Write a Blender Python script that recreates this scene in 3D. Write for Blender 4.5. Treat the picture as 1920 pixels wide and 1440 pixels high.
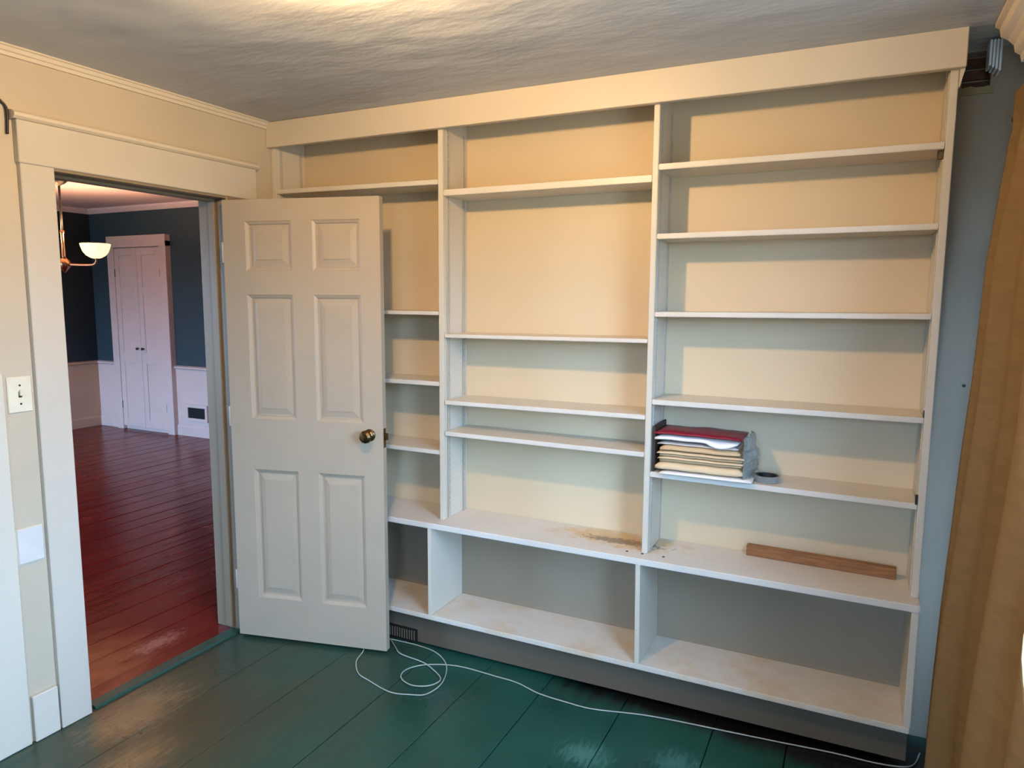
import bpy, bmesh, math, random
from mathutils import Vector, Matrix, noise
random.seed(7)
S = bpy.context.scene
for o in list(bpy.data.objects): bpy.data.objects.remove(o)
C = S.collection

# ------------------------------------------------------------------ camera
cd = bpy.data.cameras.new('camera'); cam = bpy.data.objects.new('camera', cd); C.objects.link(cam)
cam.location = (2.581181591790697, -2.6362146153513035, 1.591098901989381)
cam.rotation_mode = 'XYZ'
cam.rotation_euler = (1.4494314592167137, -0.005435380232890446, 0.4555995544046484)
cd.sensor_fit = 'HORIZONTAL'; cd.sensor_width = 36.0; cd.lens = 1330.678498611756 / 1920 * 36; cd.clip_start = 0.02
S.camera = cam
# ------------------------------------------------------------------ exposure, world, large lights
S.view_settings.view_transform = 'Standard'; S.view_settings.look = 'None'
S.view_settings.gamma = 1.0; S.view_settings.use_curve_mapping = False
S.view_settings.exposure = 0.48
BULB = 1300.0        # ceiling bulb emission
SKY = 35.0          # overcast daylight outside
w = bpy.data.worlds.new('world'); S.world = w; w.use_nodes = True
wn = w.node_tree.nodes; wl_ = w.node_tree.links
tcw = wn.new('ShaderNodeTexCoord'); sx = wn.new('ShaderNodeSeparateXYZ'); wl_.new(tcw.outputs['Generated'], sx.inputs[0])
rw = wn.new('ShaderNodeValToRGB'); mrw = wn.new('ShaderNodeMapRange'); mrw.inputs[1].default_value = -1; mrw.inputs[2].default_value = 1
wl_.new(sx.outputs['Z'], mrw.inputs[0]); wl_.new(mrw.outputs[0], rw.inputs[0])
e = rw.color_ramp.elements; e[0].position = 0.0; e[0].color = (0.11, 0.14, 0.16, 1); e[1].position = 1.0; e[1].color = (0.33, 0.58, 1.0, 1)
q = e.new(0.492); q.color = (0.10, 0.13, 0.15, 1); q = e.new(0.56); q.color = (0.36, 0.61, 1.0, 1)
wl_.new(rw.outputs[0], wn['Background'].inputs[0]); wn['Background'].inputs[1].default_value = SKY
R90 = math.pi / 2
def portal(name, loc, rot, sx, sy):
    l = bpy.data.lights.new(name, 'AREA'); l.shape = 'RECTANGLE'; l.size = sx; l.size_y = sy; l.energy = 1.0
    l.cycles.is_portal = True
    o = bpy.data.objects.new(name, l); C.objects.link(o); o.location = loc; o.rotation_euler = rot; return o
portal('window_portal', (3.29, -1.285, 1.325), (0, R90, 0), 1.70, 1.80)
portal('rear_portal', (2.50, -3.86, 1.675), (R90, 0, 0), 0.85, 1.1)  # guides daylight through the added rear window
portal('dining_portal', (-3.9, -3.12, 1.4), (R90, 0, 0), 2.0, 1.6)

# ------------------------------------------------------------------ materials
def mat(name, base, rough=0.5, **k):
    m = bpy.data.materials.new(name); m.use_nodes = True; nt = m.node_tree; N = nt.nodes; L = nt.links
    b = N['Principled BSDF']; b.inputs['Roughness'].default_value = rough
    b.inputs['Metallic'].default_value = k.get('metal', 0)
    b.inputs['Specular IOR Level'].default_value = k.get('spec', 0.5)
    tc = N.new('ShaderNodeTexCoord'); mp = N.new('ShaderNodeMapping'); L.new(tc.outputs['Object'], mp.inputs[0])
    mp.inputs['Scale'].default_value = k.get('stretch', (1, 1, 1))
    n = N.new('ShaderNodeTexNoise'); n.inputs['Scale'].default_value = k.get('scale', 6); n.inputs['Detail'].default_value = 8
    n.inputs['Roughness'].default_value = 0.6
    L.new(mp.outputs[0], n.inputs['Vector'])
    rp = N.new('ShaderNodeValToRGB'); v = k.get('var', 0.06)
    rp.color_ramp.elements[0].position = 0.3; rp.color_ramp.elements[1].position = 0.7
    c2 = k.get('base2')
    rp.color_ramp.elements[0].color = (*[c * (1 - v) for c in (c2 or base)], 1)
    rp.color_ramp.elements[1].color = (*[min(1, c * (1 + v)) for c in base], 1)
    L.new(n.outputs[0], rp.inputs[0]); col = rp.outputs[0]
    for (dc, dscale, lo, hi) in k.get('dirt', []):      # speckled dirt / wear
        d = N.new('ShaderNodeTexNoise'); d.inputs['Scale'].default_value = dscale; d.inputs['Detail'].default_value = 10
        d.inputs['Roughness'].default_value = 0.75; L.new(tc.outputs['Object'], d.inputs['Vector'])
        r = N.new('ShaderNodeMapRange'); r.inputs[1].default_value = lo; r.inputs[2].default_value = hi
        L.new(d.outputs[0], r.inputs[0]); mx = N.new('ShaderNodeMix'); mx.data_type = 'RGBA'
        L.new(r.outputs[0], mx.inputs[0]); L.new(col, mx.inputs[6]); mx.inputs[7].default_value = (*dc, 1); col = mx.outputs[2]
    for (dc, cen, rad, dscale, lo, hi) in k.get('spots', []):   # wear, stains and painted glare, each with a place of its own
        d = N.new('ShaderNodeTexNoise'); d.inputs['Scale'].default_value = dscale; d.inputs['Detail'].default_value = 8
        d.inputs['Roughness'].default_value = 0.7
        g = N.new('ShaderNodeMapping'); L.new(tc.outputs['Object'], g.inputs[0]); g.inputs['Scale'].default_value = k.get('spot_stretch', (1, 1, 1))
        L.new(g.outputs[0], d.inputs['Vector'])
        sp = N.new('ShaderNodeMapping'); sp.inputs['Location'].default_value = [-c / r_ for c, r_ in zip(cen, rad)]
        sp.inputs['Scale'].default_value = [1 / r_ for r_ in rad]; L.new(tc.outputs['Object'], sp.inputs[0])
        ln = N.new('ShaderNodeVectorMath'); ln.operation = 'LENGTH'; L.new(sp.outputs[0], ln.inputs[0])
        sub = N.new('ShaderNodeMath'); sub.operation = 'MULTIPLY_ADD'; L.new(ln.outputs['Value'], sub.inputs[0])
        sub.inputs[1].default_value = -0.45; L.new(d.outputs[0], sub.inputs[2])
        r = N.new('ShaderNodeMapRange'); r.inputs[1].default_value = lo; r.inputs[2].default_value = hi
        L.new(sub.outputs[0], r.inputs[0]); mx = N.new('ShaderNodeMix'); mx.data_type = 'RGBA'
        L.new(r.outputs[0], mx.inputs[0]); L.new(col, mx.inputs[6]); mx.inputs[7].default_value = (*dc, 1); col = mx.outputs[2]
    L.new(col, b.inputs['Base Color'])
    if k.get('bump', 0):
        n2 = N.new('ShaderNodeTexNoise'); n2.inputs['Scale'].default_value = k.get('bscale', 40); n2.inputs['Detail'].default_value = k.get('bdetail', 4)
        mp2 = N.new('ShaderNodeMapping'); mp2.inputs['Scale'].default_value = k.get('bstretch', (1, 1, 1)); mp2.inputs['Rotation'].default_value = (0, 0, k.get('brot', 0))
        L.new(tc.outputs['Object'], mp2.inputs[0]); L.new(mp2.outputs[0], n2.inputs['Vector'])
        bu = N.new('ShaderNodeBump'); bu.inputs['Strength'].default_value = k['bump']; bu.inputs['Distance'].default_value = k.get('bdist', 0.004)
        L.new(n2.outputs[0], bu.inputs['Height']); L.new(bu.outputs[0], b.inputs['Normal'])
        if k.get('rvar'):
            mr = N.new('ShaderNodeMapRange'); mr.inputs[3].default_value = rough - k['rvar']; mr.inputs[4].default_value = rough + k['rvar']
            mr.inputs[1].default_value = 0.35; mr.inputs[2].default_value = 0.65
            L.new(n.outputs[0], mr.inputs[0]); L.new(mr.outputs[0], b.inputs['Roughness'])
    if k.get('emit'):
        b.inputs['Emission Color'].default_value = (*k['emit'][0], 1); b.inputs['Emission Strength'].default_value = k['emit'][1]
    if k.get('trans'): b.inputs['Transmission Weight'].default_value = k['trans']
    if k.get('ior'): b.inputs['IOR'].default_value = k['ior']
    return m

CREAM = (0.60, 0.53, 0.415)
M = {}
M['paint'] = mat('cream_paint', CREAM, 0.42, bump=0.25, bscale=55, bdist=0.002, stretch=(1, 1, 0.3), scale=4, var=0.03, dirt=[((0.45, 0.34, 0.22), 23, 0.73, 0.9)])
M['paint_h'] = mat('cream_paint_boards', (0.60, 0.51, 0.38), 0.38, bump=0.25, bscale=30, bstretch=(0.3, 2, 2), bdist=0.002, scale=3, var=0.03)
M['casing'] = mat('cream_casing_paint', (0.53, 0.465, 0.37), 0.42, bump=0.25, bscale=45, bdist=0.002, stretch=(1, 1, 0.3), scale=3, var=0.05, dirt=[((0.40, 0.32, 0.22), 7, 0.66, 0.9)])
M['back'] = mat('yellowed_cream_paint', (0.61, 0.48, 0.30), 0.5, bump=0.15, bscale=60, bdist=0.001, scale=2, var=0.03, dirt=[((0.4, 0.3, 0.2), 40, 0.76, 0.85)])
M['back_shaded'] = mat('shaded_cream_paint', (0.29, 0.225, 0.15), 0.5, bump=0.15, bscale=60, bdist=0.001, scale=3, var=0.06, dirt=[((0.2, 0.15, 0.1), 14, 0.66, 0.85)])  # shade under the ledge painted into the colour, plus dirt specks
M['shelf'] = mat('worn_shelf_paint', (0.64, 0.57, 0.47), 0.4, bump=0.2, bscale=35, bdist=0.002, scale=5, var=0.05, dirt=[((0.38, 0.28, 0.17), 14, 0.62, 0.85)])
M['ledge'] = mat('dirty_ledge_paint', (0.64, 0.58, 0.50), 0.36, bump=0.25, bscale=35, bdist=0.002, scale=5, var=0.05,
    dirt=[((0.35, 0.25, 0.15), 40, 0.66, 0.8)], spots=[((0.60, 0.40, 0.20), (1.72, 0.12, 0.6), (0.36, 0.13, 0.1), 18, 0.10, 0.32), ((0.25, 0.17, 0.10), (1.76, 0.09, 0.6), (0.28, 0.06, 0.1), 45, 0.22, 0.30)])
M['lower'] = mat('worn_lower_shelf_paint', (0.62, 0.56, 0.47), 0.4, bump=0.2, bscale=35, bdist=0.002, scale=4, var=0.05,
    dirt=[((0.58, 0.42, 0.25), 5, 0.46, 0.7), ((0.28, 0.2, 0.13), 45, 0.63, 0.8)])
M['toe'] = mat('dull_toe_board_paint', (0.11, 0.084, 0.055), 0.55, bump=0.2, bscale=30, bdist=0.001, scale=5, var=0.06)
M['doorp'] = mat('off_white_door_paint', (0.405, 0.318, 0.222), 0.38, bump=0.3, bscale=28, bstretch=(1, 1, 0.2), bdist=0.002, scale=4, var=0.03)
M['wall'] = mat('cream_wall_paint', (0.49, 0.405, 0.285), 0.55, bump=0.3, bscale=9, bdist=0.006, scale=2.2, var=0.05, dirt=[((0.55, 0.45, 0.32), 6, 0.66, 0.9)])
M['wallg'] = mat('grey_wall_paint', (0.46, 0.45, 0.40), 0.6, bump=0.3, bscale=20, bdist=0.004, scale=3, var=0.08, dirt=[((0.25, 0.22, 0.18), 9, 0.68, 0.9)])
M['strip'] = mat('grey_green_wall_paint', (0.32, 0.255, 0.18), 0.6, bump=0.3, bscale=20, bdist=0.004, scale=3, var=0.08, dirt=[((0.14, 0.12, 0.10), 9, 0.68, 0.9)])
M['walld'] = mat('muted_dark_wall_paint', (0.20, 0.19, 0.17), 0.7)
M['ceil'] = mat('brushed_plaster', (0.47, 0.475, 0.475), 0.5, bump=0.8, bscale=2.6, bstretch=(1.1, 2.6, 1), brot=0.7, bdist=0.018, bdetail=12, scale=3, var=0.05)
M['green'] = mat('green_floor_paint', (0.011, 0.068, 0.046), 0.30, spec=0.35, base2=(0.009, 0.052, 0.036), bump=0.3, bscale=22, bstretch=(1, 0.35, 1), bdist=0.003, scale=3, var=0.1, rvar=0.04,
    dirt=[((0.12, 0.24, 0.20), 30, 0.73, 0.78)], spot_stretch=(2.2, 0.5, 1),
    spots=[((0.12, 0.08, 0.038), (0.30, -1.00, 0), (0.42, 0.42, 1), 9, -0.05, 0.45),
           ((0.040, 0.045, 0.025), (0.35, -0.75, 0), (0.9, 0.75, 1), 2, -0.1, 0.55),
           ((0.19, 0.125, 0.06), (0.17, -0.97, 0), (0.20, 0.30, 1), 28, 0.14, 0.42), ((0.17, 0.11, 0.05), (0.42, -1.17, 0), (0.14, 0.20, 1), 24, 0.14, 0.42),
           ((0.05, 0.15, 0.12), (1.80, -0.44, 0), (0.17, 0.12, 1), 34, 0.20, 0.44),  # pale scuffs that paint the floor glare into the colour
           ((0.04, 0.13, 0.11), (2.10, -0.34, 0), (0.16, 0.12, 1), 34, 0.20, 0.44),  # second painted glare patch
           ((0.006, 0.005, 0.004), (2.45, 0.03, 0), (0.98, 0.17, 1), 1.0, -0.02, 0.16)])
M['saddle'] = mat('green_threshold_paint', (0.015, 0.052, 0.036), 0.35, bump=0.3, bscale=20, var=0.1)
M['red'] = mat('dark_red_floor_paint', (0.135, 0.006, 0.0045), 0.25, spec=0.26, bump=0.6, bscale=5, bstretch=(2.5, 0.5, 1), bdist=0.006, scale=3, var=0.15, rvar=0.03,
    spot_stretch=(1.5, 0.7, 1), spots=[((0.26, 0.06, 0.02), (-0.36, -0.86, 0), (0.28, 0.30, 1), 9, -0.05, 0.45), ((0.30, 0.10, 0.07), (-0.25, -0.56, 0), (0.08, 0.20, 1), 30, 0.15, 0.42)])
M['teal'] = mat('dark_teal_wall_paint', (0.026, 0.048, 0.060), 0.55, var=0.06)
M['teal_shaded'] = mat('shaded_teal_wall_paint', (0.012, 0.017, 0.020), 0.6)  # near-black copy of the teal: the side's lack of daylight painted in
M['pinkw'] = mat('white_wainscot_paint', (0.62, 0.47, 0.42), 0.4, var=0.03)
M['pinkw_warm'] = mat('warm_lit_wainscot_paint', (0.42, 0.25, 0.165), 0.45, var=0.03)  # tan copy of the wainscot paint: dim warm light put into the colour
M['pinkc'] = mat('pale_plaster', (0.62, 0.50, 0.50), 0.7, var=0.03)
M['jamb'] = mat('brown_jamb_paint', (0.25, 0.185, 0.11), 0.45, bump=0.2, bscale=30, stretch=(1, 1, 0.2), var=0.06)  # browner and darker than the casing paint
M['brass'] = mat('aged_brass', (0.16, 0.095, 0.04), 0.25, metal=1.0, var=0.3, scale=30)
M['copper'] = mat('polished_copper_brass', (0.55, 0.27, 0.14), 0.3, metal=1.0)
M['dark'] = mat('dark_metal', (0.03, 0.028, 0.025), 0.45, metal=0.6)
M['steel'] = mat('painted_steel', (0.44, 0.40, 0.32), 0.4)
M['plate'] = mat('ivory_plastic', (0.68, 0.61, 0.45), 0.35)
M['cover'] = mat('off_white_cover_paint', (0.60, 0.56, 0.50), 0.4)
M['white'] = mat('white_plastic', (0.80, 0.82, 0.84), 0.4)
M['black'] = mat('black_void', (0.008, 0.007, 0.006), 0.6)
M['cord'] = mat('off_white_cord_jacket', (0.34, 0.36, 0.30), 0.45)
M['curtain'] = mat('tan_curtain_cloth', (0.215, 0.128, 0.052), 0.85, bump=0.5, bscale=260, bdist=0.0012, scale=14, var=0.08, stretch=(1, 1, 3), spec=0.15)
M['oak'] = mat('orange_brown_wood', (0.30, 0.125, 0.038), 0.5, base2=(0.18, 0.07, 0.022), stretch=(1.5, 14, 14), scale=6, var=0.15, bump=0.2)
M['lath'] = mat('bare_brown_lath', (0.13, 0.05, 0.022), 0.8, base2=(0.07, 0.025, 0.012), stretch=(2, 8, 12), scale=8, var=0.2)
M['plaster'] = mat('broken_plaster', (0.30, 0.24, 0.13), 0.9, bump=0.6, bscale=60, var=0.2)
M['moulding'] = mat('peach_cream_moulding_paint', (0.66, 0.55, 0.44), 0.45, var=0.04)
M['redf'] = mat('crimson_card', (0.20, 0.006, 0.022), 0.4, var=0.1)
M['tan'] = mat('manila_paper', (0.55, 0.37, 0.19), 0.6, scale=9, var=0.08)
M['tan2'] = mat('pale_manila_paper', (0.66, 0.48, 0.28), 0.6, scale=9, var=0.08)
M['paper'] = mat('white_paper', (0.78, 0.74, 0.68), 0.55, var=0.06, scale=12)
M['pinkp'] = mat('pinkish_paper', (0.62, 0.50, 0.42), 0.6, var=0.1, scale=12)
M['film'] = mat('grey_plastic_film', (0.66, 0.68, 0.63), 0.12, trans=0.75, var=0.2, scale=30, ior=1.3)
M['brown'] = mat('dark_brown_shade', (0.035, 0.018, 0.012), 0.6)
def glass():
    m = bpy.data.materials.new('window_glass'); m.use_nodes = True; N = m.node_tree.nodes; L = m.node_tree.links; N.remove(N['Principled BSDF'])
    t = N.new('ShaderNodeBsdfTransparent'); g = N.new('ShaderNodeBsdfGlossy'); g.inputs['Roughness'].default_value = 0.02
    x = N.new('ShaderNodeMixShader'); x.inputs[0].default_value = 0.07; L.new(t.outputs[0], x.inputs[1]); L.new(g.outputs[0], x.inputs[2])
    L.new(x.outputs[0], N['Material Output'].inputs['Surface']); return m
M['glass'] = glass()
M['bulb'] = mat('lit_bulb', (1, 0.9, 0.8), 0.5, emit=((1.0, 0.65, 0.315), BULB))
M['shade'] = mat('lit_glass_shade', (1, 0.85, 0.6), 0.4, emit=((1.0, 0.62, 0.26), 1.6), var=0.2, scale=40)
M['lamp2'] = mat('lit_chandelier_bulb', (1, 0.9, 0.8), 0.5, emit=((1.0, 0.55, 0.30), 900.0))

# ------------------------------------------------------------------ helpers
def link(name, bm, m, parent=None, smooth=False, **p):
    me = bpy.data.meshes.new(name); bmesh.ops.recalc_face_normals(bm, faces=bm.faces); bm.to_mesh(me); bm.free()
    if m is not None: me.materials.append(M[m] if isinstance(m, str) else m)
    if smooth:
        for f in me.polygons: f.use_smooth = True
    o = bpy.data.objects.new(name, me); C.objects.link(o)
    if parent: o.parent = parent
    for k, v in p.items(): o[k] = v
    return o
def empty(name, loc=(0, 0, 0), rz=0, **p):
    o = bpy.data.objects.new(name, None); C.objects.link(o); o.location = loc; o.rotation_euler = (0, 0, rz); o.empty_display_size = 0.1
    for k, v in p.items(): o[k] = v
    return o
def nb(): return bmesh.new()
def box(bm, x0, x1, y0, y1, z0, z1, bev=0.0, seg=1):
    b2 = bmesh.new(); r = bmesh.ops.create_cube(b2, size=1)
    for v in b2.verts: v.co = Vector(((x0 + x1) / 2 + v.co.x * (x1 - x0), (y0 + y1) / 2 + v.co.y * (y1 - y0), (z0 + z1) / 2 + v.co.z * (z1 - z0)))
    if bev: bmesh.ops.bevel(b2, geom=list(b2.edges), offset=bev, segments=seg, affect='EDGES')
    me = bpy.data.meshes.new('t'); b2.to_mesh(me); b2.free(); bm.from_mesh(me); bpy.data.meshes.remove(me); return bm
def bx(*a, **k): return box(nb(), *a, **k)
def prism(bm, pts, fn, d0, d1):
    """closed 2-D outline pts swept from d0 to d1; fn(a, b, d) -> xyz"""
    v0 = [bm.verts.new(fn(a, b, d0)) for a, b in pts]; v1 = [bm.verts.new(fn(a, b, d1)) for a, b in pts]
    n = len(pts)
    for i in range(n): bm.faces.new((v0[i], v0[(i + 1) % n], v1[(i + 1) % n], v1[i]))
    bm.faces.new(v0); bm.faces.new(v1[::-1]); return bm
def lathe(bm, prof, cen, axis='z', seg=32):
    rings = []
    for r, h in prof:
        ring = []
        for i in range(seg):
            a = 2 * math.pi * i / seg; p = (r * math.cos(a), r * math.sin(a), h)
            if axis == 'y': p = (p[0], p[2], p[1])
            if axis == 'x': p = (p[2], p[0], p[1])
            ring.append(bm.verts.new(Vector(p) + Vector(cen)))
        rings.append(ring)
    for a, b in zip(rings, rings[1:]):
        for i in range(seg): bm.faces.new((a[i], a[(i + 1) % seg], b[(i + 1) % seg], b[i]))
    bm.faces.new(rings[0][::-1]); bm.faces.new(rings[-1]); return bm
def tube(bm, pts, r, seg=8):
    pts = [Vector(p) for p in pts]; rings = []
    for i, p in enumerate(pts):
        t = (pts[min(i + 1, len(pts) - 1)] - pts[max(i - 1, 0)]).normalized()
        u = t.orthogonal().normalized() if abs(t.z) > 0.9 else t.cross(Vector((0, 0, 1))).normalized(); v = t.cross(u)
        rings.append([bm.verts.new(p + r * (math.cos(2 * math.pi * k / seg) * u + math.sin(2 * math.pi * k / seg) * v)) for k in range(seg)])
    for a, b in zip(rings, rings[1:]):
        for i in range(seg): bm.faces.new((a[i], a[(i + 1) % seg], b[(i + 1) % seg], b[i]))
    bm.faces.new(rings[0][::-1]); bm.faces.new(rings[-1]); return bm
def spline(pts, n=10):
    P = [Vector(p) for p in pts]; out = []
    for i in range(len(P) - 1):
        a, b, c, d = P[max(i - 1, 0)], P[i], P[i + 1], P[min(i + 2, len(P) - 1)]
        for k in range(n):
            t = k / n; out.append(0.5 * ((2 * b) + (c - a) * t + (2 * a - 5 * b + 4 * c - d) * t * t + (3 * b - a - 3 * c + d) * t ** 3))
    out.append(P[-1]); return out

H = 2.402; D = 0.206      # ceiling height, back of the bookcase
# ------------------------------------------------------------------ green floor
fl = link('floor', bx(0.0, 3.3, -3.75, 0.30, -0.06, -0.024), 'black', kind='structure', label='dark green painted wide plank floor of the near room', category='floor')
seams = [-0.03, 0.285, 0.590, 0.932, 1.222, 1.500, 1.830, 2.176, 2.431, 2.74, 3.02, 3.28]
for a, b in zip(seams, seams[1:]):
    h = random.uniform(-0.0015, 0.0)
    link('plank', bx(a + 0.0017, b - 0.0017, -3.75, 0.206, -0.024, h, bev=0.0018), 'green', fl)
link('trim_1', prism(nb(), [(-0.05, -0.02), (0.012, -0.02), (0.012, 0.004), (0.004, 0.012), (-0.04, 0.014), (-0.05, 0.004)], lambda a, b, d: (a, d, b), -1.03, -0.312),
     'saddle', kind='structure', label='narrow green threshold strip between green and red floors', category='threshold')
# ------------------------------------------------------------------ walls of the near room
wl = nb(); HH = 2.66
def wall_piece(bm, *a): box(bm, *a)
wall_piece(wl, -0.14, 0, -3.75, -1.065, -0.06, HH); wall_piece(wl, -0.14, 0, -0.28, 3.0, -0.06, HH); wall_piece(wl, -0.14, 0, -1.065, -0.28, 2.04, HH)
link('wall_left', wl, 'wall', kind='structure', label='cream painted plaster wall around the doorway', category='wall')
bw = nb()   # back wall, with the hole knocked in it at the top right corner
box(bw, -0.0, 2.835, D + 0.012, D + 0.14, -0.06, HH); box(bw, 2.835, 3.3, D + 0.012, D + 0.14, -0.06, 2.277); box(bw, 2.915, 3.3, D + 0.012, D + 0.14, 2.277, HH)
box(bw, 2.835, 2.915, D + 0.012, D + 0.14, 2.396, HH); box(bw, 2.835, 2.915, D + 0.07, D + 0.14, 2.277, 2.396)
link('wall_back', bw, 'strip', kind='structure', label='grey painted wall strip between the bookcase and the curtain', category='wall')
# window opening in the right wall
WX = 3.12; wy0, wy1, wz0, wz1 = -2.15, -0.42, 0.50, 2.15
wr = nb()
box(wr, WX, WX + 0.16, -3.75, wy0, -0.06, HH); box(wr, WX, WX + 0.16, wy1, D + 0.14, -0.06, HH)
box(wr, 2.972, WX, -3.75, -0.02, 2.285, HH); box(wr, WX, WX + 0.16, wy0, wy1, -0.06, wz0); box(wr, WX, WX + 0.16, wy0, wy1, wz1, HH)
link('wall_right', wr, 'wallg', kind='structure', label='painted window wall behind the tan curtain', category='wall')
rx0, rx1, rz0, rz1 = 2.10, 2.90, 1.15, 2.20
wb = nb()
box(wb, -0.14, rx0, -3.85, -3.7, -0.06, HH); box(wb, rx1, 3.3, -3.85, -3.7, -0.06, HH); box(wb, rx0, rx1, -3.85, -3.7, -0.06, rz0); box(wb, rx0, rx1, -3.85, -3.7, rz1, HH)
link('wall_rear', wb, 'walld', kind='structure', label='dark wall behind the viewer with an added fill window', category='wall')
def sash_window(name, axis, p0, p1, z0, z1, at, dep, label):
    """frame with two sashes; axis 'y' = in the right wall, axis 'x' = in the rear wall"""
    e = empty(name, kind='structure', label=label, category='window')
    def B(a0, a1, d0, d1, c0, c1, bev=0.003):
        return bx(at + d0 * dep, at + d1 * dep, a0, a1, c0, c1, bev=bev) if axis == 'y' and dep > 0 else bx(a0, a1, at + d1 * dep, at + d0 * dep, c0, c1, bev=bev)
    t = 0.05
    for a0, a1, c0, c1 in [(p0, p0 + t, z0, z1), (p1 - t, p1, z0, z1), (p0 + t, p1 - t, z0, z0 + t), (p0 + t, p1 - t, z1 - t, z1)]:
        link('window_frame', B(a0, a1, 0.0, 0.12, c0, c1), 'moulding', e)
    zm = (z0 + z1) / 2
    for s, (c0, c1) in enumerate([(z0 + t, zm + 0.02), (zm - 0.02, z1 - t)]):
        d0, d1 = (0.03, 0.06) if s == 0 else (0.065, 0.095)
        sm = nb()
        for a0, a1, k0, k1 in [(p0 + t, p0 + t + 0.045, c0, c1), (p1 - t - 0.045, p1 - t, c0, c1), (p0 + t + 0.045, p1 - t - 0.045, c0, c0 + 0.045), (p0 + t + 0.045, p1 - t - 0.045, c1 - 0.045, c1)]:
            q = B(a0, a1, d0, d1, k0, k1); me = bpy.data.meshes.new('t'); q.to_mesh(me); q.free(); sm.from_mesh(me); bpy.data.meshes.remove(me)
        link('sash', sm, 'moulding', e)
        link('pane', B(p0 + t + 0.04, p1 - t - 0.04, (d0 + d1) / 2 - 0.002, (d0 + d1) / 2 + 0.002, c0 + 0.04, c1 - 0.04, bev=0), 'glass', e)
    return e
sash_window('window_1', 'y', wy0, wy1, wz0, wz1, WX, 1, 'bright sash window half hidden behind the tan curtain')
sash_window('fill_window', 'x', rx0, rx1, rz0, rz1, -3.70, -1, 'unseen sash window added behind the viewer for cool fill light')  # unseen window, added for cool daylight on the bookcase fronts
# ceiling: gently uneven plaster
cb = nb(); nx, ny = 90, 110; g = []
for j in range(ny + 1):
    row = []
    for i in range(nx + 1):
        x = -0.0 + 3.14 * i / nx; y = -3.72 + 4.06 * j / ny
        edge = min(1, (0.0 - y) / 0.25) if y > -0.25 else 1; edge = max(0, edge) * min(1, max(0, x / 0.2)) * min(1, max(0, (2.9 - x) / 0.2))
        z = H + 0.004 * (1 - x / 3) + edge * (0.010 * noise.noise(Vector((x * 1.3, y * 2.6, 3.1))) + 0.0035 * noise.noise(Vector((x * 5 + y * 3, y * 8 - x * 2, 7.7))))
        row.append(cb.verts.new((x, y, z)))
    g.append(row)
for j in range(ny):
    for i in range(nx): cb.faces.new((g[j][i], g[j + 1][i], g[j + 1][i + 1], g[j][i + 1]))
top = nb()
link('ceiling', cb, 'ceil', smooth=True, kind='structure', label='grey hand-trowelled plaster ceiling, bright near the lamp', category='ceiling')
bpy.data.objects['ceiling'].modifiers.new('thick', 'SOLIDIFY').thickness = 0.05
bpy.data.objects['ceiling'].modifiers['thick'].offset = -1 if bpy.data.objects['ceiling'].data.polygons[0].normal.z < 0 else 1
bpy.data.objects['ceiling'].location.y = 0.0
# thin crown moulding on the left wall
link('trim_2', prism(nb(), [(0, 2.372), (0.010, 2.373), (0.012, 2.384), (0.018, 2.387), (0.022, 2.398), (0.028, 2.401), (0.028, 2.412), (0, 2.412)], lambda a, b, d: (a, d, b), -3.6, -0.031),
     'paint_h', kind='structure', label='thin stepped cream moulding along the top of the left wall', category='moulding')
# large crown moulding on the window wall
cp = [(0, 2.285), (-0.012, 2.285), (-0.016, 2.305), (-0.030, 2.315), (-0.034, 2.335), (-0.050, 2.352), (-0.068, 2.362), (-0.072, 2.385), (-0.084, 2.392), (-0.084, 2.41), (0, 2.41)]
link('trim_3', prism(nb(), [(2.972 + a, b) for a, b in cp], lambda a, b, d: (a, d, b), -3.6, -0.02), 'moulding', kind='structure', label='peach cream crown moulding high on the window wall', category='moulding')
ce = nb()
for k in range(4): box(ce, 2.893 + k * 0.009, 2.900 + k * 0.009, 0.10 , 0.17, 2.318 - k * 0.006, 2.396, bev=0.002)
link('trim_4', ce, 'white', kind='structure', label='broken ribbed white moulding end in the top right corner', category='moulding')
# hole in the wall with lath behind it
hole = empty('wall_hole', (2.875, D + 0.07, 2.277), label='brown hole in the wall beside the top end of the bookcase', category='hole')
for k in range(3): link('lath', bx(-0.042, 0.042, -0.012, -0.002, 0.004 + k * 0.038, 0.036 + k * 0.038, bev=0.002), 'lath', hole)
rg = nb()
for k in range(16):
    x = -0.046 + 0.006 * k; hgt = 0.006 + 0.007 * abs(noise.noise(Vector((k * 0.9, 2, 5)))); box(rg, x, x + 0.0065, -0.064, -0.050, -0.012 - 0.5 * hgt, hgt)
link('broken_plaster_rim', rg, 'plaster', hole, label='ragged crumbling plaster edge')
# nail in the wall strip
link('nail', lathe(nb(), [(0.002, 0.0), (0.002, -0.010), (0.005, -0.011), (0.005, -0.013), (0.001, -0.014)], (2.911, D + 0.012, 1.30), 'y', 10), 'dark', label='dark nail in the grey wall strip beside the curtain', category='nail')

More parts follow.
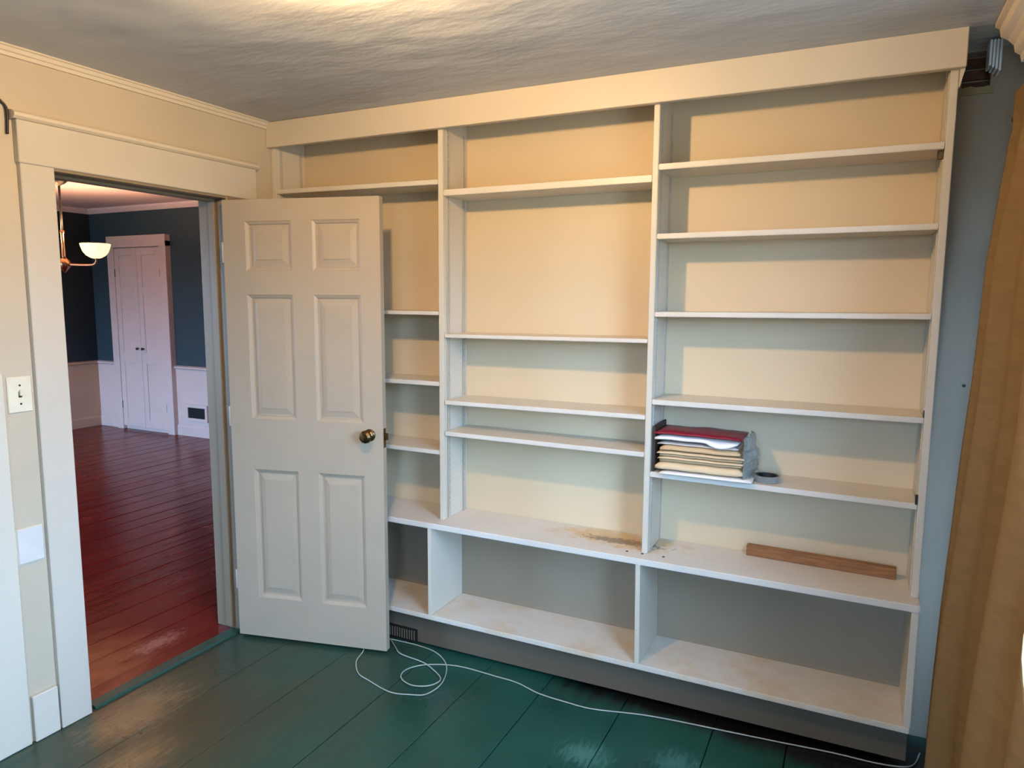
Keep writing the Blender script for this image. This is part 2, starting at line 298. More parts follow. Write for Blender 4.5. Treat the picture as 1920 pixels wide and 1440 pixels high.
# ------------------------------------------------------------------ doorway casing
def casing():
    kw = dict(kind='structure', category='door casing')
    e = empty('trim_5', (0, 0, 0), label='cream door casing with broad header board round the doorway', **kw)
    link('casing_board', bx(0.0, 0.022, -1.163, -1.050, 0.0, 2.032, bev=0.0025), 'casing', e)
    link('casing_board', bx(0.0, 0.022, -0.298, -0.135, 0.0, 2.032, bev=0.0025), 'jamb', e)  # far board in dark jamb paint, standing in for the shaded hinge gap
    link('header_board', bx(0.0, 0.028, -1.168, -0.124, 2.030, 2.172, bev=0.003), 'casing', e)
    link('header_cap', prism(nb(), [(0, 2.172), (0.030, 2.172), (0.040, 2.180), (0.040, 2.190), (0.030, 2.198), (0, 2.202)], lambda a, b, d: (a, d, b), -1.180, -0.114), 'paint_h', e)
    link('jamb', bx(-0.155, 0.020, -1.070, -1.050, 0.0, 2.02, bev=0.002), 'jamb', e)
    link('jamb', bx(-0.155, 0.020, -0.300, -0.280, 0.0, 2.02, bev=0.002), 'jamb', e)
    link('jamb_head', bx(-0.155, 0.020, -1.070, -0.280, 2.02, 2.04, bev=0.002), 'jamb', e)
    link('door_stop', bx(-0.085, -0.045, -1.050, -1.038, 0.014, 2.02, bev=0.002), 'jamb', e)
    link('door_stop', bx(-0.085, -0.045, -0.312, -0.300, 0.014, 2.02, bev=0.002), 'jamb', e)
    link('door_stop', bx(-0.085, -0.045, -1.038, -0.312, 2.008, 2.02, bev=0.002), 'jamb', e)
    for z in (0.28, 1.05, 1.78):
        link('hinge_leaf', bx(-0.030, 0.012, -0.302, -0.2995, z - 0.045, z + 0.045, bev=0.0008), 'jamb', e)
    return e
casing()
link('baseboard_left', bx(0.0, 0.020, -1.256, -1.168, 0.0, 0.172, bev=0.003), 'paint', kind='structure', label='short cream baseboard block left of the door casing', category='baseboard')
link('trim_6', bx(0.0, 0.016, -1.75, -1.266, 0.0, 1.33, bev=0.003), 'paint', kind='structure', label='broad flat cream board low at the left edge of the doorway wall', category='trim board')
# switch and blank cover
sw = empty('light_switch', (0.0, -1.211, 1.251), label='ivory switch plate with dark marks left of the doorway', category='light switch')
sw.location.x = 0.020 if False else 0.0
link('cover_plate', bx(0.0, 0.006, -0.040, 0.040, -0.062, 0.062, bev=0.003), 'plate', sw)
link('toggle', bx(0.006, 0.018, -0.005, 0.005, -0.004, 0.016, bev=0.002), 'plate', sw)
link('toggle_slot', bx(0.005, 0.0072, -0.006, 0.006, -0.010, 0.010, bev=0.001), 'dark', sw, label='dark slot')
for z in (-0.032, 0.032): link('screw', lathe(nb(), [(0.0035, 0.005), (0.0035, 0.0075), (0.001, 0.008)], (0, 0, z), 'x', 10), 'dark', sw)
cv = empty('wall_plate', (0.0, -1.211, 0.719), label='blank white wall plate low beside the door casing', category='wall plate')
link('cover', bx(0.0, 0.009, -0.047, 0.040, -0.062, 0.062, bev=0.003), 'cover', cv)
link('paint_lip', bx(0.0, 0.004, -0.053, 0.040, -0.067, 0.064, bev=0.0015), 'paint_h', cv)
cb2 = nb(); tube(cb2, spline([(0.004, -1.34, 2.285), (0.004, -1.24, 2.245), (0.006, -1.20, 2.222), (0.010, -1.186, 2.195), (0.008, -1.188, 2.12)]), 0.0045)
link('cable', cb2, 'dark', smooth=True, label='dark cable dipping behind the left end of the door header', category='cable')

# ------------------------------------------------------------------ bookcase
bc = empty('bookcase', (0, 0, 0), label='cream built-in wall bookcase with three bays of open shelves', category='bookcase')
def part(name, bm, m, **k): return link(name, bm, m, bc, **k)
part('back_panel', bx(0.001, 2.806, D, D + 0.011, 0.588, H), 'back', label='yellowed upper back panel')
part('back_panel', bx(0.001, 2.806, D, D + 0.011, 0.02, 0.587), 'back_shaded', label='lower back panel with the ledge shade painted in')
def post(x0t, x1t, x0b, x1b, y0, y1, z0, z1):
    b = box(nb(), 0, 1, y0, y1, 0, 1, bev=0)
    for v in b.verts:
        t = v.co.z; u = v.co.x
        v.co.x = (x0b + (x1b - x0b) * u) * (1 - t) + (x0t + (x1t - x0t) * u) * t; v.co.z = z0 + (z1 - z0) * t
    bmesh.ops.bevel(b, geom=list(b.edges), offset=0.0022, segments=2, affect='EDGES'); return b
for (a, b_, c, d) in [(0.001, 0.026, 0.001, 0.026), (0.937, 0.962, 0.935, 0.956), (1.862, 1.883, 1.861, 1.884), (2.785, 2.808, 2.785, 2.808)]:
    part('upright', post(a, b_, c, d, 0.0, D, 0.600, 2.40), 'paint')
part('fascia_board', bx(0.001, 2.823, -0.030, -0.0005, 2.2885, 2.405, bev=0.0025), 'paint_h', label='broad fascia board under the ceiling')
part('fascia_gusset', prism(nb(), [(2.8085, 2.288), (2.822, 2.288), (2.810, 2.235), (2.8085, 2.235)], lambda a, b, d: (a, d, b), -0.012, 0.10), 'paint')
def shelf(x0, x1, z0, z1, th, y0=0.0, m='shelf'):
    b = bx(x0, x1, y0 + random.uniform(0, 0.003), D, 0, 1, bev=0)
    for v in b.verts:
        t = (v.co.x - x0) / (x1 - x0); z = z0 + (z1 - z0) * t; v.co.z = z - th * (1 - v.co.z)
    bmesh.ops.bevel(b, geom=list(b.edges), offset=0.002, segments=2, affect='EDGES')
    return part('shelf', b, m)
for z0, z1, th in [(2.079, 2.079, 0.021), (1.828, 1.830, 0.019), (1.540, 1.546, 0.018), (1.208, 1.209, 0.019), (0.927, 0.921, 0.020)]: shelf(1.8845, 2.784, z0, z1, th)
for z0, z1, th in [(2.042, 2.042, 0.025), (1.431, 1.437, 0.015), (1.141, 1.146, 0.018), (1.003, 1.000, 0.019)]: shelf(0.9625, 1.860, z0, z1, th)
for z0, z1, th in [(2.098, 2.087, 0.020), (1.530, 1.529, 0.016), (1.219, 1.221, 0.019), (0.917, 0.914, 0.019)]: shelf(0.027, 0.934, z0, z1, th)
# slotted metal shelf standards, two on each inner face
def standard(x, y, side):
    b = nb(); x0, x1 = (x, x + 0.003) if side > 0 else (x - 0.003, x)
    box(b, x0, x1, y, y + 0.0045, 0.603, 2.286); box(b, x0, x1, y + 0.0115, y + 0.016, 0.603, 2.286)
    n = 66
    for k in range(n + 1):
        z = 0.603 + (2.286 - 0.603) * k / n; box(b, x0, x1, y + 0.0045, y + 0.0115, z - 0.008, z + 0.008)
    part('shelf_standard', b, 'steel')
for x, s in [(0.026, 1), (0.935, -1), (0.9615, 1), (1.861, -1), (1.8835, 1), (2.785, -1)]:
    for y in (0.030, 0.165): standard(x, y, s)
part('shelf_clip', bx(2.768, 2.784, 0.026, 0.044, 2.030, 2.058, bev=0.002), 'brass', label='rusty shelf clip under the top right shelf')
part('shelf_clip', bx(2.777, 2.7845, -0.001, 0.012, 0.918, 0.950, bev=0.0006), 'dark', label='dark shelf clip')
part('shelf_clip', bx(2.7815, 2.786, 0.003, 0.018, 1.209, 1.232, bev=0.0006), 'dark', label='dark shelf clip')
# lower cabinet
part('ledge', bx(0.001, 2.810, -0.071, D, 0.575, 0.600, bev=0.003, seg=2), 'ledge', label='deep ledge with brown scuffs')
part('bottom_board', bx(0.001, 2.806, -0.071, D, 0.152, 0.174, bev=0.003, seg=2), 'lower', label='worn bottom board with brown scuffs')
for (a, b_) in [(0.001, 0.020), (0.912, 0.930), (1.857, 1.876), (2.786, 2.808)]:
    part('lower_divider', post(a, b_, a + (0.006 if a > 1.8 and a < 2 else 0), b_ + (0.006 if a > 1.8 and a < 2 else 0), -0.070, D, 0.174, 0.575), 'paint')
b = bx(0.001, 2.804, -0.030, -0.010, 0, 1)
for v in b.verts:
    t = v.co.x / 2.804; v.co.z = 0.152 if v.co.z > 0.5 else 0.002 + 0.030 * max(0, (t - 0.33) / 0.67) ** 1.3
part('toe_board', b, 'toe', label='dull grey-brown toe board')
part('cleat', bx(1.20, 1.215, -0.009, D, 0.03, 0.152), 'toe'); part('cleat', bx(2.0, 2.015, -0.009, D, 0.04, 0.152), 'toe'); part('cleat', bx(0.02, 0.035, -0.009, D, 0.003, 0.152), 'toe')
gv = part('floor_register', bx(0.64, 0.830, -0.034, -0.030, 0.004, 0.070, bev=0.001), 'dark', label='dark metal air register')
for k in range(13): link('register_fin', bx(0.648 + k * 0.0135, 0.654 + k * 0.0135, -0.038, -0.034, 0.014, 0.060, bev=0.001), 'toe', gv)
for x, y in [(1.806, -0.012), (1.950, -0.008), (1.868, -0.012)]: part('nail_head', lathe(nb(), [(0.0055, 0.5995), (0.0055, 0.6012), (0.002, 0.6018)], (x, y, 0), 'z', 10), 'dark')

# ------------------------------------------------------------------ open six-panel door
a = math.atan2(0.22865773, 0.97350688)
dr = empty('door_1', (0.041, -0.344, 0.0), a, kind='structure', label='open off-white six-panel door in front of the bookcase', category='door')
W, T = 0.738, 0.035; Z0, Z1 = 0.014, 2.006
us = [0.108, 0.330, 0.427, 0.648]; zs = [(0.205, 0.812), (1.044, 1.597), (1.700, 1.914)]
lf = nb()
for u0, u1 in [(0, us[0]), (us[3], W)]: box(lf, u0, u1, 0, T, Z0, Z1)
box(lf, us[1], us[2], 0, T, Z0, Z1)
for u0, u1 in [(us[0], us[1]), (us[2], us[3])]:
    zz = [Z0] + [q for p in zs for q in p] + [Z1]
    for k in range(0, len(zz), 2): box(lf, u0, u1, 0, T, zz[k], zz[k + 1])
bmesh.ops.remove_doubles(lf, verts=lf.verts, dist=0.0001)
link('leaf', lf, 'doorp', dr, label='stiles and rails')
bev = nb()
def panel(u0, u1, z0, z1):
    b = nb()
    for s, f in ((0, 1), (T, -1)):
        rings = [(0, 0.0), (0.0015, 0.003), (0.013, 0.009), (0.0145, 0.0145), (0.022, 0.0145), (0.048, 0.009), (0.0485, 0.0065)]
        vs = []
        for ins, dep in rings:
            y = s + f * dep
            vs.append([b.verts.new((u0 + ins, y, z0 + ins)), b.verts.new((u1 - ins, y, z0 + ins)), b.verts.new((u1 - ins, y, z1 - ins)), b.verts.new((u0 + ins, y, z1 - ins))])
        for p, q in zip(vs, vs[1:]):
            for i in range(4): b.faces.new((p[i], p[(i + 1) % 4], q[(i + 1) % 4], q[i]))
        b.faces.new(vs[-1])
    return b
for z0, z1 in zs:
    for u0, u1 in [(us[0], us[1]), (us[2], us[3])]: link('panel', panel(u0, u1, z0, z1), 'doorp', dr)
ku, kz = 0.676, 0.995
for s, f in ((0, -1), (T, 1)):
    link('rosette', lathe(nb(), [(0.027, s), (0.027, s + f * 0.002), (0.022, s + f * 0.005), (0.010, s + f * 0.007), (0.009, s + f * 0.012)], (ku, 0, kz), 'y', 28), 'brass', dr, smooth=True)
    kn = nb(); prof = [(0.008, 0.010), (0.009, 0.022), (0.016, 0.027), (0.026, 0.034), (0.029, 0.043), (0.026, 0.051), (0.016, 0.057), (0.004, 0.059)]
    lathe(kn, [(r, s + f * h) for r, h in prof], (ku, 0, kz), 'y', 12)      # faceted knob
    link('door_knob', kn, 'brass', dr, label='dark faceted brass knob')
link('latch_plate', bx(W - 0.0005, W + 0.0015, 0.006, 0.029, kz - 0.055, kz + 0.03, bev=0.0005), 'brass', dr, label='dark brass latch plate')
link('latch_bolt', prism(nb(), [(0.008, 0.0), (0.027, 0.0), (0.027, 0.012)], lambda a_, b_, d: (W + 0.001 + b_, a_, d), kz - 0.022, kz + 0.008), 'brass', dr)
for z in (0.28, 1.05, 1.78): link('hinge_barrel', lathe(nb(), [(0.005, z - 0.045), (0.006, z - 0.043), (0.006, z + 0.043), (0.005, z + 0.045)], (-0.006, 0.006, 0), 'z', 12), 'steel', dr, smooth=True)

# ------------------------------------------------------------------ ceiling bulb (above the frame)
cl = empty('ceiling_lamp', (1.44, -1.30, H - 0.004), label='bare bulb in a porcelain holder on the ceiling', category='ceiling lamp')
link('lamp_holder', lathe(nb(), [(0.055, 0.004), (0.055, -0.012), (0.045, -0.022), (0.026, -0.028), (0.022, -0.040)], (0, 0, 0)), 'white', cl, smooth=True)
link('bulb', lathe(nb(), [(0.013, -0.040), (0.015, -0.050), (0.026, -0.066), (0.031, -0.082), (0.026, -0.098), (0.014, -0.109), (0.003, -0.112)], (0, 0, 0), seg=20), 'bulb', cl, smooth=True)

# ------------------------------------------------------------------ things on the shelves
def sheet(name, x0, x1, y0, y1, z, th, m, lab, cat, wave=0.002, rot=0.0, grp=None, seed=0, droop=0.0, nxs=16, nys=6, corner=None, sag_r=0.0):
    """a slightly wavy folder or envelope"""
    cx, cy = (x0 + x1) / 2, (y0 + y1) / 2; b = nb(); top, bot = [], []
    for j in range(nys + 1):
        tr, br = [], []
        for i in range(nxs + 1):
            u, v = i / nxs, j / nys; x = (u - 0.5) * (x1 - x0); y = (v - 0.5) * (y1 - y0)
            wv = wave * noise.noise(Vector((x * 12 + seed, y * 9, seed * 1.7)))
            dz = wv - droop * max(0, 0.18 - v) / 0.18 - sag_r * max(0, u - 0.8) / 0.2
            if corner and u > corner[0] and v < 0.2: dz -= corner[1] * math.sin(math.pi * (u - corner[0]) / (1 - corner[0])) * (1 - v / 0.2)
            edge = 0.35 if i in (0, nxs) or j in (0, nys) else 1
            bot.append(None) if False else None
            tr.append(b.verts.new((x, y, th * (0.5 + 0.5 * edge) + dz))); br.append(b.verts.new((x, y, th * (0.5 - 0.5 * edge) + dz)))
        top.append(tr); bot2 = br; bot.append(br)
    bot = [r for r in bot if r]
    for j in range(nys):
        for i in range(nxs):
            b.faces.new((top[j][i], top[j][i + 1], top[j + 1][i + 1], top[j + 1][i])); b.faces.new((bot[j][i], bot[j + 1][i], bot[j + 1][i + 1], bot[j][i + 1]))
    for i in range(nxs):
        b.faces.new((top[0][i], bot[0][i], bot[0][i + 1], top[0][i + 1])); b.faces.new((top[nys][i], top[nys][i + 1], bot[nys][i + 1], bot[nys][i]))
    for j in range(nys):
        b.faces.new((top[j][0], top[j + 1][0], bot[j + 1][0], bot[j][0])); b.faces.new((top[j][nxs], bot[j][nxs], bot[j + 1][nxs], top[j + 1][nxs]))
    o = link(name, b, m, smooth=True, label=lab, category=cat); o.location = (cx, cy, z); o.rotation_euler = (0, 0, rot)
    if grp: o['group'] = grp
    return o
G = 'stack of envelopes and folders on the shelf'
# the stack, from the shelf up
sheet('folder', 1.925, 2.262, -0.022, 0.185, 0.9287, 0.007, 'paper', 'thin white folder at the very bottom of the shelf stack', 'folder', 0.0004, 0.0, G, 1)
sheet('envelope', 1.905, 2.226, -0.006, 0.190, 0.9369, 0.033, 'tan2', 'thick bulging manila envelope second from the bottom of the stack', 'envelope', 0.003, 0.0, G, 1)
sheet('envelope', 1.918, 2.220, 0.008, 0.192, 0.9711, 0.012, 'tan', 'thin darker manila envelope just above the thick bottom one', 'envelope', 0.003, 0.0, G, 1)
sheet('folder', 1.914, 2.228, -0.004, 0.190, 0.9843, 0.006, 'tan2', 'pale thin folder with a light edge in mid stack', 'folder', 0.003, 0.0, G, 1)
sheet('envelope', 1.918, 2.222, 0.006, 0.190, 0.9915, 0.012, 'tan', 'manila envelope just above the pale folder in mid stack', 'envelope', 0.003, 0.0, G, 1)
sheet('folder', 1.910, 2.230, -0.005, 0.190, 1.0047, 0.006, 'tan2', 'second pale folder, higher in the stack under a plain envelope', 'folder', 0.003, 0.0, G, 1)
sheet('envelope', 1.920, 2.214, 0.004, 0.190, 1.0119, 0.022, 'tan', 'uppermost thick manila envelope below the loose papers', 'envelope', 0.003, 0.0, G, 1)
sheet('envelope', 1.906, 2.205, 0.018, 0.188, 1.0351, 0.008, 'pinkp', 'brownish envelope with dark shadowed gap over it near the top', 'envelope', 0.003, 0.0, G, 1)
sheet('paper_sheaf', 1.900, 2.205, 0.000, 0.185, 1.0521, 0.020, 'paper', 'loose white papers under the red folder, front corner drooping', 'papers', 0.004, 0.0, G, 1, corner=(0.62, 0.018))
sheet('folder', 1.892, 2.218, 0.000, 0.190, 1.0761, 0.012, 'redf', 'crimson folder on top of the shelf stack', 'folder', 0.005, 0.0, G, 1, sag_r=0.006)
# clear plastic wrapping crumpled against the right side of the stack
pf = nb(); rows = []
for j in range(17):
    r = []
    for i in range(12):
        u, v = i / 11, j / 16; an = -0.3 + 2.0 * u
        bulge = 0.045 * (1 - abs(v - 0.45)) + 0.015 * noise.noise(Vector((u * 5, v * 7, 1.3)))
        r.append(pf.verts.new((2.228 + bulge * math.sin(math.pi * u) + 0.010 * noise.noise(Vector((u * 9, v * 12, 4))), 0.004 + 0.17 * u + 0.006 * noise.noise(Vector((v * 9, u * 5, 8))), 0.936 + 0.155 * v)))
    rows.append(r)
for j in range(16):
    for i in range(11): pf.faces.new((rows[j][i], rows[j][i + 1], rows[j + 1][i + 1], rows[j + 1][i]))
po = link('plastic_wrap', pf, 'film', smooth=False, label='crumpled clear plastic wrap at the right side of the stack', category='plastic wrap')
po.modifiers.new('thick', 'SOLIDIFY').thickness = 0.0012
link('shade_slab', bx(1.8895, 1.8985, 0.012, 0.185, 0.9275, 1.105, bev=0.002), 'brown', label='dark brown slab added for the shade between divider and stack', category='folder')  # added slab, stands in for the dark gap beside the stack
# roll of clear tape lying on the shelf
tr_ = empty('tape_roll', (2.305, 0.072, 0.926), label='roll of clear tape lying right of the stack', category='tape roll')
def ring(r0, r1, h0, h1, seg=40):
    b = nb(); vs = []
    for i in range(seg):
        an = 2 * math.pi * i / seg; c, s = math.cos(an), math.sin(an)
        vs.append([b.verts.new((r * c, r * s, h)) for r, h in ((r0, h0), (r1, h0), (r1, h1), (r0, h1))])
    for i in range(seg):
        p, q = vs[i], vs[(i + 1) % seg]
        for k in range(4): b.faces.new((p[k], q[k], q[(k + 1) % 4], p[(k + 1) % 4]))
    return b
link('tape', ring(0.0405, 0.048, 0.0, 0.022), 'film', tr_, smooth=False); link('core', ring(0.034, 0.0400, 0.001, 0.0215), 'black', tr_, label='black core')
# wooden bar on the ledge
bar = link('wooden_bar', bx(-0.257, 0.257, -0.016, 0.016, 0, 0.040, bev=0.0015), 'oak', label='orange-brown wooden bar lying on the ledge', category='wooden bar')
bar.location = (2.490, 0.165, 0.6005); bar.rotation_euler = (0, 0, -0.035)

# ------------------------------------------------------------------ cord on the floor
A = [(0.62, -0.150), (0.654, -0.211), (0.682, -0.292), (0.752, -0.366), (0.823, -0.392), (0.955, -0.425), (1.040, -0.405), (1.098, -0.371), (1.109, -0.271), (1.054, -0.146), (0.961, -0.072), (0.857, -0.050), (0.74, -0.052), (0.680, -0.058)]
B = [(0.702, -0.063), (0.770, -0.120), (0.825, -0.157), (0.954, -0.175), (1.040, -0.215), (1.088, -0.250), (1.096, -0.285), (1.07, -0.328), (1.007, -0.35), (0.938, -0.32), (0.917, -0.249), (0.972, -0.177), (1.103, -0.126), (1.286, -0.127), (1.388, -0.132), (1.5, -0.165), (1.619, -0.173), (1.73, -0.171), (1.904, -0.125), (2.024, -0.105), (2.217, -0.085), (2.384, -0.068), (2.578, -0.046), (2.73, -0.038), (2.823, -0.005), (2.857, 0.09)]
pts = [(x, y, 0.0036) for x, y in A] + [(x, y, 0.0036 if (k < 1 or k > 9) else 0.0085) for k, (x, y) in enumerate(B)]
link('cord', tube(nb(), spline(pts, 8), 0.0026, 8), 'cord', smooth=True, label='thin white cord looped on the green floor in front of the bookcase', category='cord')

# ------------------------------------------------------------------ curtain and rod
cu = nb(); prof = [(2.20, 2.952), (2.10, 2.950), (1.69, 2.914), (1.33, 2.908), (1.03, 2.893), (0.58, 2.872), (0.30, 2.865), (0.10, 2.862)]
def xbase(z):
    for (za, xa), (zb, xb) in zip(prof, prof[1:]):
        if z >= zb: t = (z - zb) / (za - zb); return xb + (xa - xb) * t
    return prof[-1][1]
NU, NV = 150, 60; rows = []
for j in range(NV + 1):
    z = 2.20 - (2.20 - 0.06) * j / NV; v = j / NV; r = []
    near = -0.62 - 0.73 * min(1, v * 1.25)                      # the cloth spreads towards the hem
    for i in range(NU + 1):
        u = i / NU; y = -0.035 + u * (near + 0.035)
        d = -y
        g_ = lambda c_, w_: math.exp(-((d - c_) / w_) ** 2)
        fold = 0.036 * g_(0.030, 0.028) + (0.028 + 0.022 * v) * g_(0.200 + 0.02 * v, 0.045) - 0.13 * g_(0.47 + 0.06 * v, 0.14) + 0.045 * g_(0.74 + 0.14 * v, 0.09) - 0.03 * g_(0.94 + 0.12 * v, 0.05) + 0.035 * g_(1.10 + 0.1 * v, 0.06)
        fold += (0.007 - 0.003 * v) * math.sin(d * 62 + 2.2 * noise.noise(Vector((d * 5, v * 1.5, 9)))) * min(1, d / 0.12) + 0.006 * noise.noise(Vector((u * 7, v * 3, 2)))
        fold = fold * min(1, 0.12 + 5 * v) + 0.034 * (1 - min(1, 0.12 + 5 * v))
        x = xbase(z) + 0.034 - fold - 0.015 * v * min(1, u * 2)
        if j == 3: x += 0.004
        x = min(x, 3.08)
        zz_ = z + (0.05 * math.exp(-(u / 0.10) ** 2) + 0.004 * math.sin(u * 40)) * v
        r.append(cu.verts.new((x, y, zz_)))
    rows.append(r)
for j in range(NV):
    for i in range(NU): cu.faces.new((rows[j][i], rows[j][i + 1], rows[j + 1][i + 1], rows[j + 1][i]))
cuo = link('curtain', cu, 'curtain', smooth=True, label='long tan cloth curtain hanging at the right edge', category='curtain')
cuo.modifiers.new('thick', 'SOLIDIFY').thickness = 0.0015
rd = empty('curtain_rod', (2.968, -1.15, 2.135), label='dark curtain rod end above the tan curtain', category='curtain rod')
link('rod', lathe(nb(), [(0.006, -1.0), (0.006, 1.165)], (0, 0, 0), 'y', 12), 'dark', rd, smooth=True)
link('finial', lathe(nb(), [(0.006, 1.165), (0.012, 1.172), (0.013, 1.182), (0.006, 1.194), (0.002, 1.197)], (0, 0, 0), 'y', 14), 'dark', rd, smooth=True)
link('rod_bracket', bx(-0.004, 0.145, 1.150, 1.162, -0.012, 0.012, bev=0.001), 'dark', rd)
link('rod_bracket', bx(-0.004, 0.145, -0.99, -0.978, -0.012, 0.012, bev=0.001), 'dark', rd)

# ------------------------------------------------------------------ dining room beyond the doorway
X0, Y1, ZC = -5.80, 2.93, 2.61
fr = link('floor_2', bx(X0 - 0.1, 0.0, -3.1, 3.1, -0.07, -0.026), 'black', kind='structure', label='glossy dark red plank floor of the room beyond', category='floor')
fr.location.z = 0
x = -0.052; k = 0
while x > X0:
    wdt = 0.185 + 0.03 * math.sin(k * 2.3); x2 = max(X0, x - wdt); hh = random.uniform(-0.002, 0.0)
    if x > -0.10:   # the plank that runs in the doorway itself
        link('plank', bx(-0.1385, x, -1.049, -0.301, -0.026, 0.002, bev=0.002), 'red', fr); x = -0.1415; k += 1; continue
    pl = bx(x2 + 0.0016, x - 0.0016, -3.0, Y1, -0.026, hh, bev=0.003)
    o = link('plank', pl, 'red', fr); x = x2; k += 1
wf = nb(); box(wf, X0 - 0.1, -0.14, Y1, Y1 + 0.1, -0.06, HH)
link('wall_far', wf, 'teal', kind='structure', label='dark teal wall behind the tall white cupboard', category='wall')
link('wall_side', bx(X0 - 0.1, X0, -3.0, Y1, -0.06, HH), 'teal_shaded', kind='structure', label='side wall at the left of the room beyond, shade painted in', category='wall')
fb = nb(); box(fb, X0, -4.9, -3.1, -3.0, -0.06, HH); box(fb, -2.9, -0.14, -3.1, -3.0, -0.06, HH); box(fb, -4.9, -2.9, -3.1, -3.0, -0.06, 0.6); box(fb, -4.9, -2.9, -3.1, -3.0, 2.2, HH)
link('wall_front', fb, 'teal', kind='structure', label='dark teal wall opposite the cupboard, out of view', category='wall')
link('ceiling_2', bx(X0 - 0.1, -0.14, -3.1, Y1 + 0.1, ZC, ZC + 0.08), 'pinkc', kind='structure', label='pale pinkish ceiling of the room beyond', category='ceiling')
def wains(name, fn, length, lab, m='pinkw'):
    e = empty(name, label=lab, kind='structure', category='wainscot')
    def P(pts, d0, d1, nm): link(nm, prism(nb(), pts, fn, d0, d1), m, e)
    P([(0, 0.0), (0.012, 0.0), (0.012, 0.76), (0, 0.76)], 0, length, 'board')
    P([(0, 0.76), (0.02, 0.76), (0.035, 0.775), (0.035, 0.79), (0, 0.80)], 0, length, 'chair_rail')
    P([(0.012, 0.0), (0.028, 0.0), (0.028, 0.10), (0.020, 0.12), (0.012, 0.125)], 0, length, 'base_strip')
wains('trim_7', lambda a_, b_, d: (-0.145 - d, Y1 - a_, b_), 4.265, 'white wainscot with chair rail right of the cupboard')
wains('trim_8', lambda a_, b_, d: (-5.42 - d, Y1 - a_, b_), X0 * -1 - 5.42, 'narrow white wainscot in the far left corner')
wains('trim_9', lambda a_, b_, d: (X0 + a_, -2.9 + d, b_), Y1 + 2.9, 'white wainscot along the side wall, dim warm light painted in', 'pinkw_warm')
for nm, fn, L_ in (('trim_10', lambda a_, b_, d: (-0.145 - d, Y1 - a_, b_), -X0 - 0.145), ('trim_11', lambda a_, b_, d: (X0 + a_, -2.9 + d, b_), Y1 + 2.9)):
    link(nm, prism(nb(), [(0, ZC - 0.06), (0.015, ZC - 0.06), (0.05, ZC - 0.02), (0.05, ZC), (0, ZC)], fn, 0, L_), 'pinkc', kind='structure', label='pale crown strip on the far wall' if nm == 'trim_10' else 'pale crown strip on the dark side wall', category='moulding')
# cupboard
cp_ = empty('cupboard', (-4.91, Y1, 0.0), label='tall white built-in cupboard with two panelled doors', category='cupboard')
cf = nb()
box(cf, -0.50, -0.39, -0.07, 0, 0.0, 2.20, bev=0.003); box(cf, 0.39, 0.50, -0.07, 0, 0.0, 2.20, bev=0.003); box(cf, -0.50, 0.50, -0.075, 0, 2.14, 2.27, bev=0.003); box(cf, -0.39, 0.39, -0.02, 0, 0, 2.14)
link('face_frame', cf, 'pinkw', cp_)
for s in (-1, 1):
    x0, x1 = (-0.386, -0.002) if s < 0 else (0.002, 0.386); y = -0.062
    b = nb(); st = 0.075; zr = [(0.045, 0.14), (0.80, 0.93), (1.60, 1.69), (2.05, 2.13)]
    box(b, x0, x0 + st, y, y + 0.022, 0.045, 2.13, bev=0.002); box(b, x1 - st, x1, y, y + 0.022, 0.045, 2.13, bev=0.002)
    for z0, z1 in zr: box(b, x0 + st, x1 - st, y, y + 0.022, z0, z1, bev=0.002)
    d_ = link('cupboard_door', b, 'pinkw', cp_)
    for (p, q) in zip(zr, zr[1:]): link('door_panel', bx(x0 + st, x1 - st, y + 0.010, y + 0.018, p[1], q[0]), 'pinkw', d_)
    link('knob', lathe(nb(), [(0.007, y), (0.007, y - 0.015), (0.016, y - 0.022), (0.014, y - 0.032), (0.003, y - 0.036)], (s * 0.045, 0, 0.975), 'y', 16), 'dark', d_, label='small dark round knob', smooth=True)
    for z in (0.30, 1.85): link('hinge', bx(s * 0.388 - 0.006, s * 0.388 + 0.006, y - 0.004, y, z - 0.045, z + 0.045), 'dark', d_)
rgs = empty('wall_register', (-4.09, Y1 - 0.013, 0.272), label='dark air register in a white frame right of the cupboard', category='air register')
rf = nb()
for q in [(-0.17, 0.17, 0.060, 0.097), (-0.17, 0.17, -0.097, -0.060), (-0.17, -0.135, -0.06, 0.06), (0.135, 0.17, -0.06, 0.06)]: box(rf, q[0], q[1], -0.018, 0, q[2], q[3], bev=0.002)
link('register_frame', rf, 'pinkw', rgs); link('register_back', bx(-0.135, 0.135, -0.004, 0, -0.06, 0.06), 'black', rgs)
for k in range(9): link('register_fin', bx(-0.13, 0.13, -0.013, -0.005, -0.054 + k * 0.0125, -0.050 + k * 0.0125), 'dark', rgs)
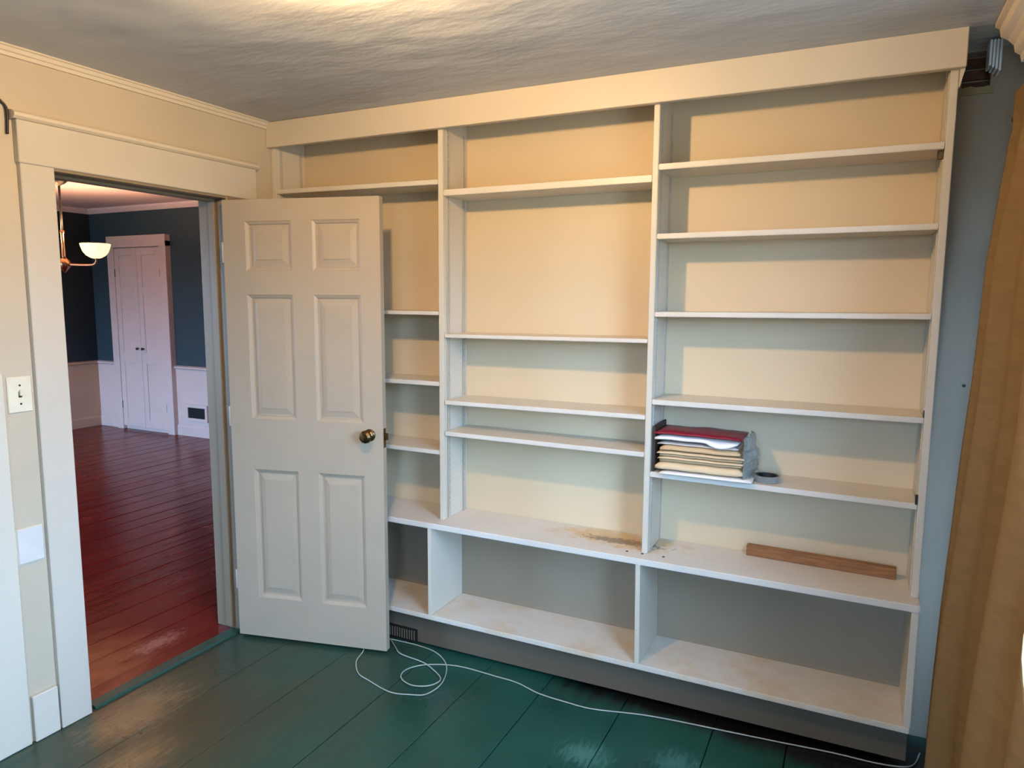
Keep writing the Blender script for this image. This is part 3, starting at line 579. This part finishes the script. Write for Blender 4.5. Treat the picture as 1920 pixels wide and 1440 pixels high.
# chandelier
ch = empty('chandelier', (-3.93, 1.43, ZC), label='brass hanging lamp with glowing scalloped glass bowl', category='chandelier')
link('canopy', lathe(nb(), [(0.065, 0.0), (0.065, -0.01), (0.045, -0.03), (0.015, -0.045), (0.012, -0.05)], (0, 0, 0)), 'dark', ch, smooth=True)
link('drop_rod', lathe(nb(), [(0.010, -0.05), (0.010, -0.44)], (0, 0, 0), seg=12), 'dark', ch, smooth=True)
link('stem', lathe(nb(), [(0.014, -0.44), (0.020, -0.445), (0.020, -0.465), (0.014, -0.475), (0.017, -0.670), (0.022, -0.690)], (0, 0, 0), seg=16), 'copper', ch, smooth=True)
link('hub', lathe(nb(), [(0.018, -0.685), (0.045, -0.710), (0.058, -0.735), (0.050, -0.765), (0.030, -0.785), (0.012, -0.810), (0.004, -0.820)], (0, 0, 0), seg=18), 'copper', ch, smooth=True)
cdir = Vector((math.cos(0.456), math.sin(0.456), 0))
for s in (1, -1):
    dvec = cdir * s
    arm = link('arm', tube(nb(), spline([dvec * r_ + Vector((0, 0, z_)) for r_, z_ in [(0.04, -0.745), (0.16, -0.750), (0.26, -0.745), (0.29, -0.715), (0.29, -0.690)]], 6), 0.011), 'copper', ch, smooth=True)
    c = dvec * 0.29; b = nb(); seg = 48; rings = []
    for r_, h in [(0.020, -0.690), (0.045, -0.683), (0.075, -0.662), (0.098, -0.630), (0.112, -0.588), (0.118, -0.560), (0.115, -0.557), (0.108, -0.588), (0.094, -0.625), (0.070, -0.655), (0.035, -0.675)]:
        rings.append([b.verts.new((c.x + r_ * (1 + (0.05 if r_ > 0.06 else 0) * math.cos(12 * 2 * math.pi * i / seg)) * math.cos(2 * math.pi * i / seg), c.y + r_ * (1 + (0.05 if r_ > 0.06 else 0) * math.cos(12 * 2 * math.pi * i / seg)) * math.sin(2 * math.pi * i / seg), h)) for i in range(seg)])
    for p, q in zip(rings, rings[1:]):
        for i in range(seg): b.faces.new((p[i], p[(i + 1) % seg], q[(i + 1) % seg], q[i]))
    link('glass_bowl', b, 'shade', ch, smooth=True, label='glowing scalloped glass bowl')
    link('bulb', lathe(nb(), [(0.012, -0.665), (0.024, -0.630), (0.028, -0.600), (0.020, -0.572), (0.004, -0.560)], (c.x, c.y, 0), seg=16), 'lamp2', ch, smooth=True)
    link('socket', lathe(nb(), [(0.024, -0.695), (0.026, -0.680), (0.014, -0.665)], (c.x, c.y, 0), seg=16), 'copper', ch)
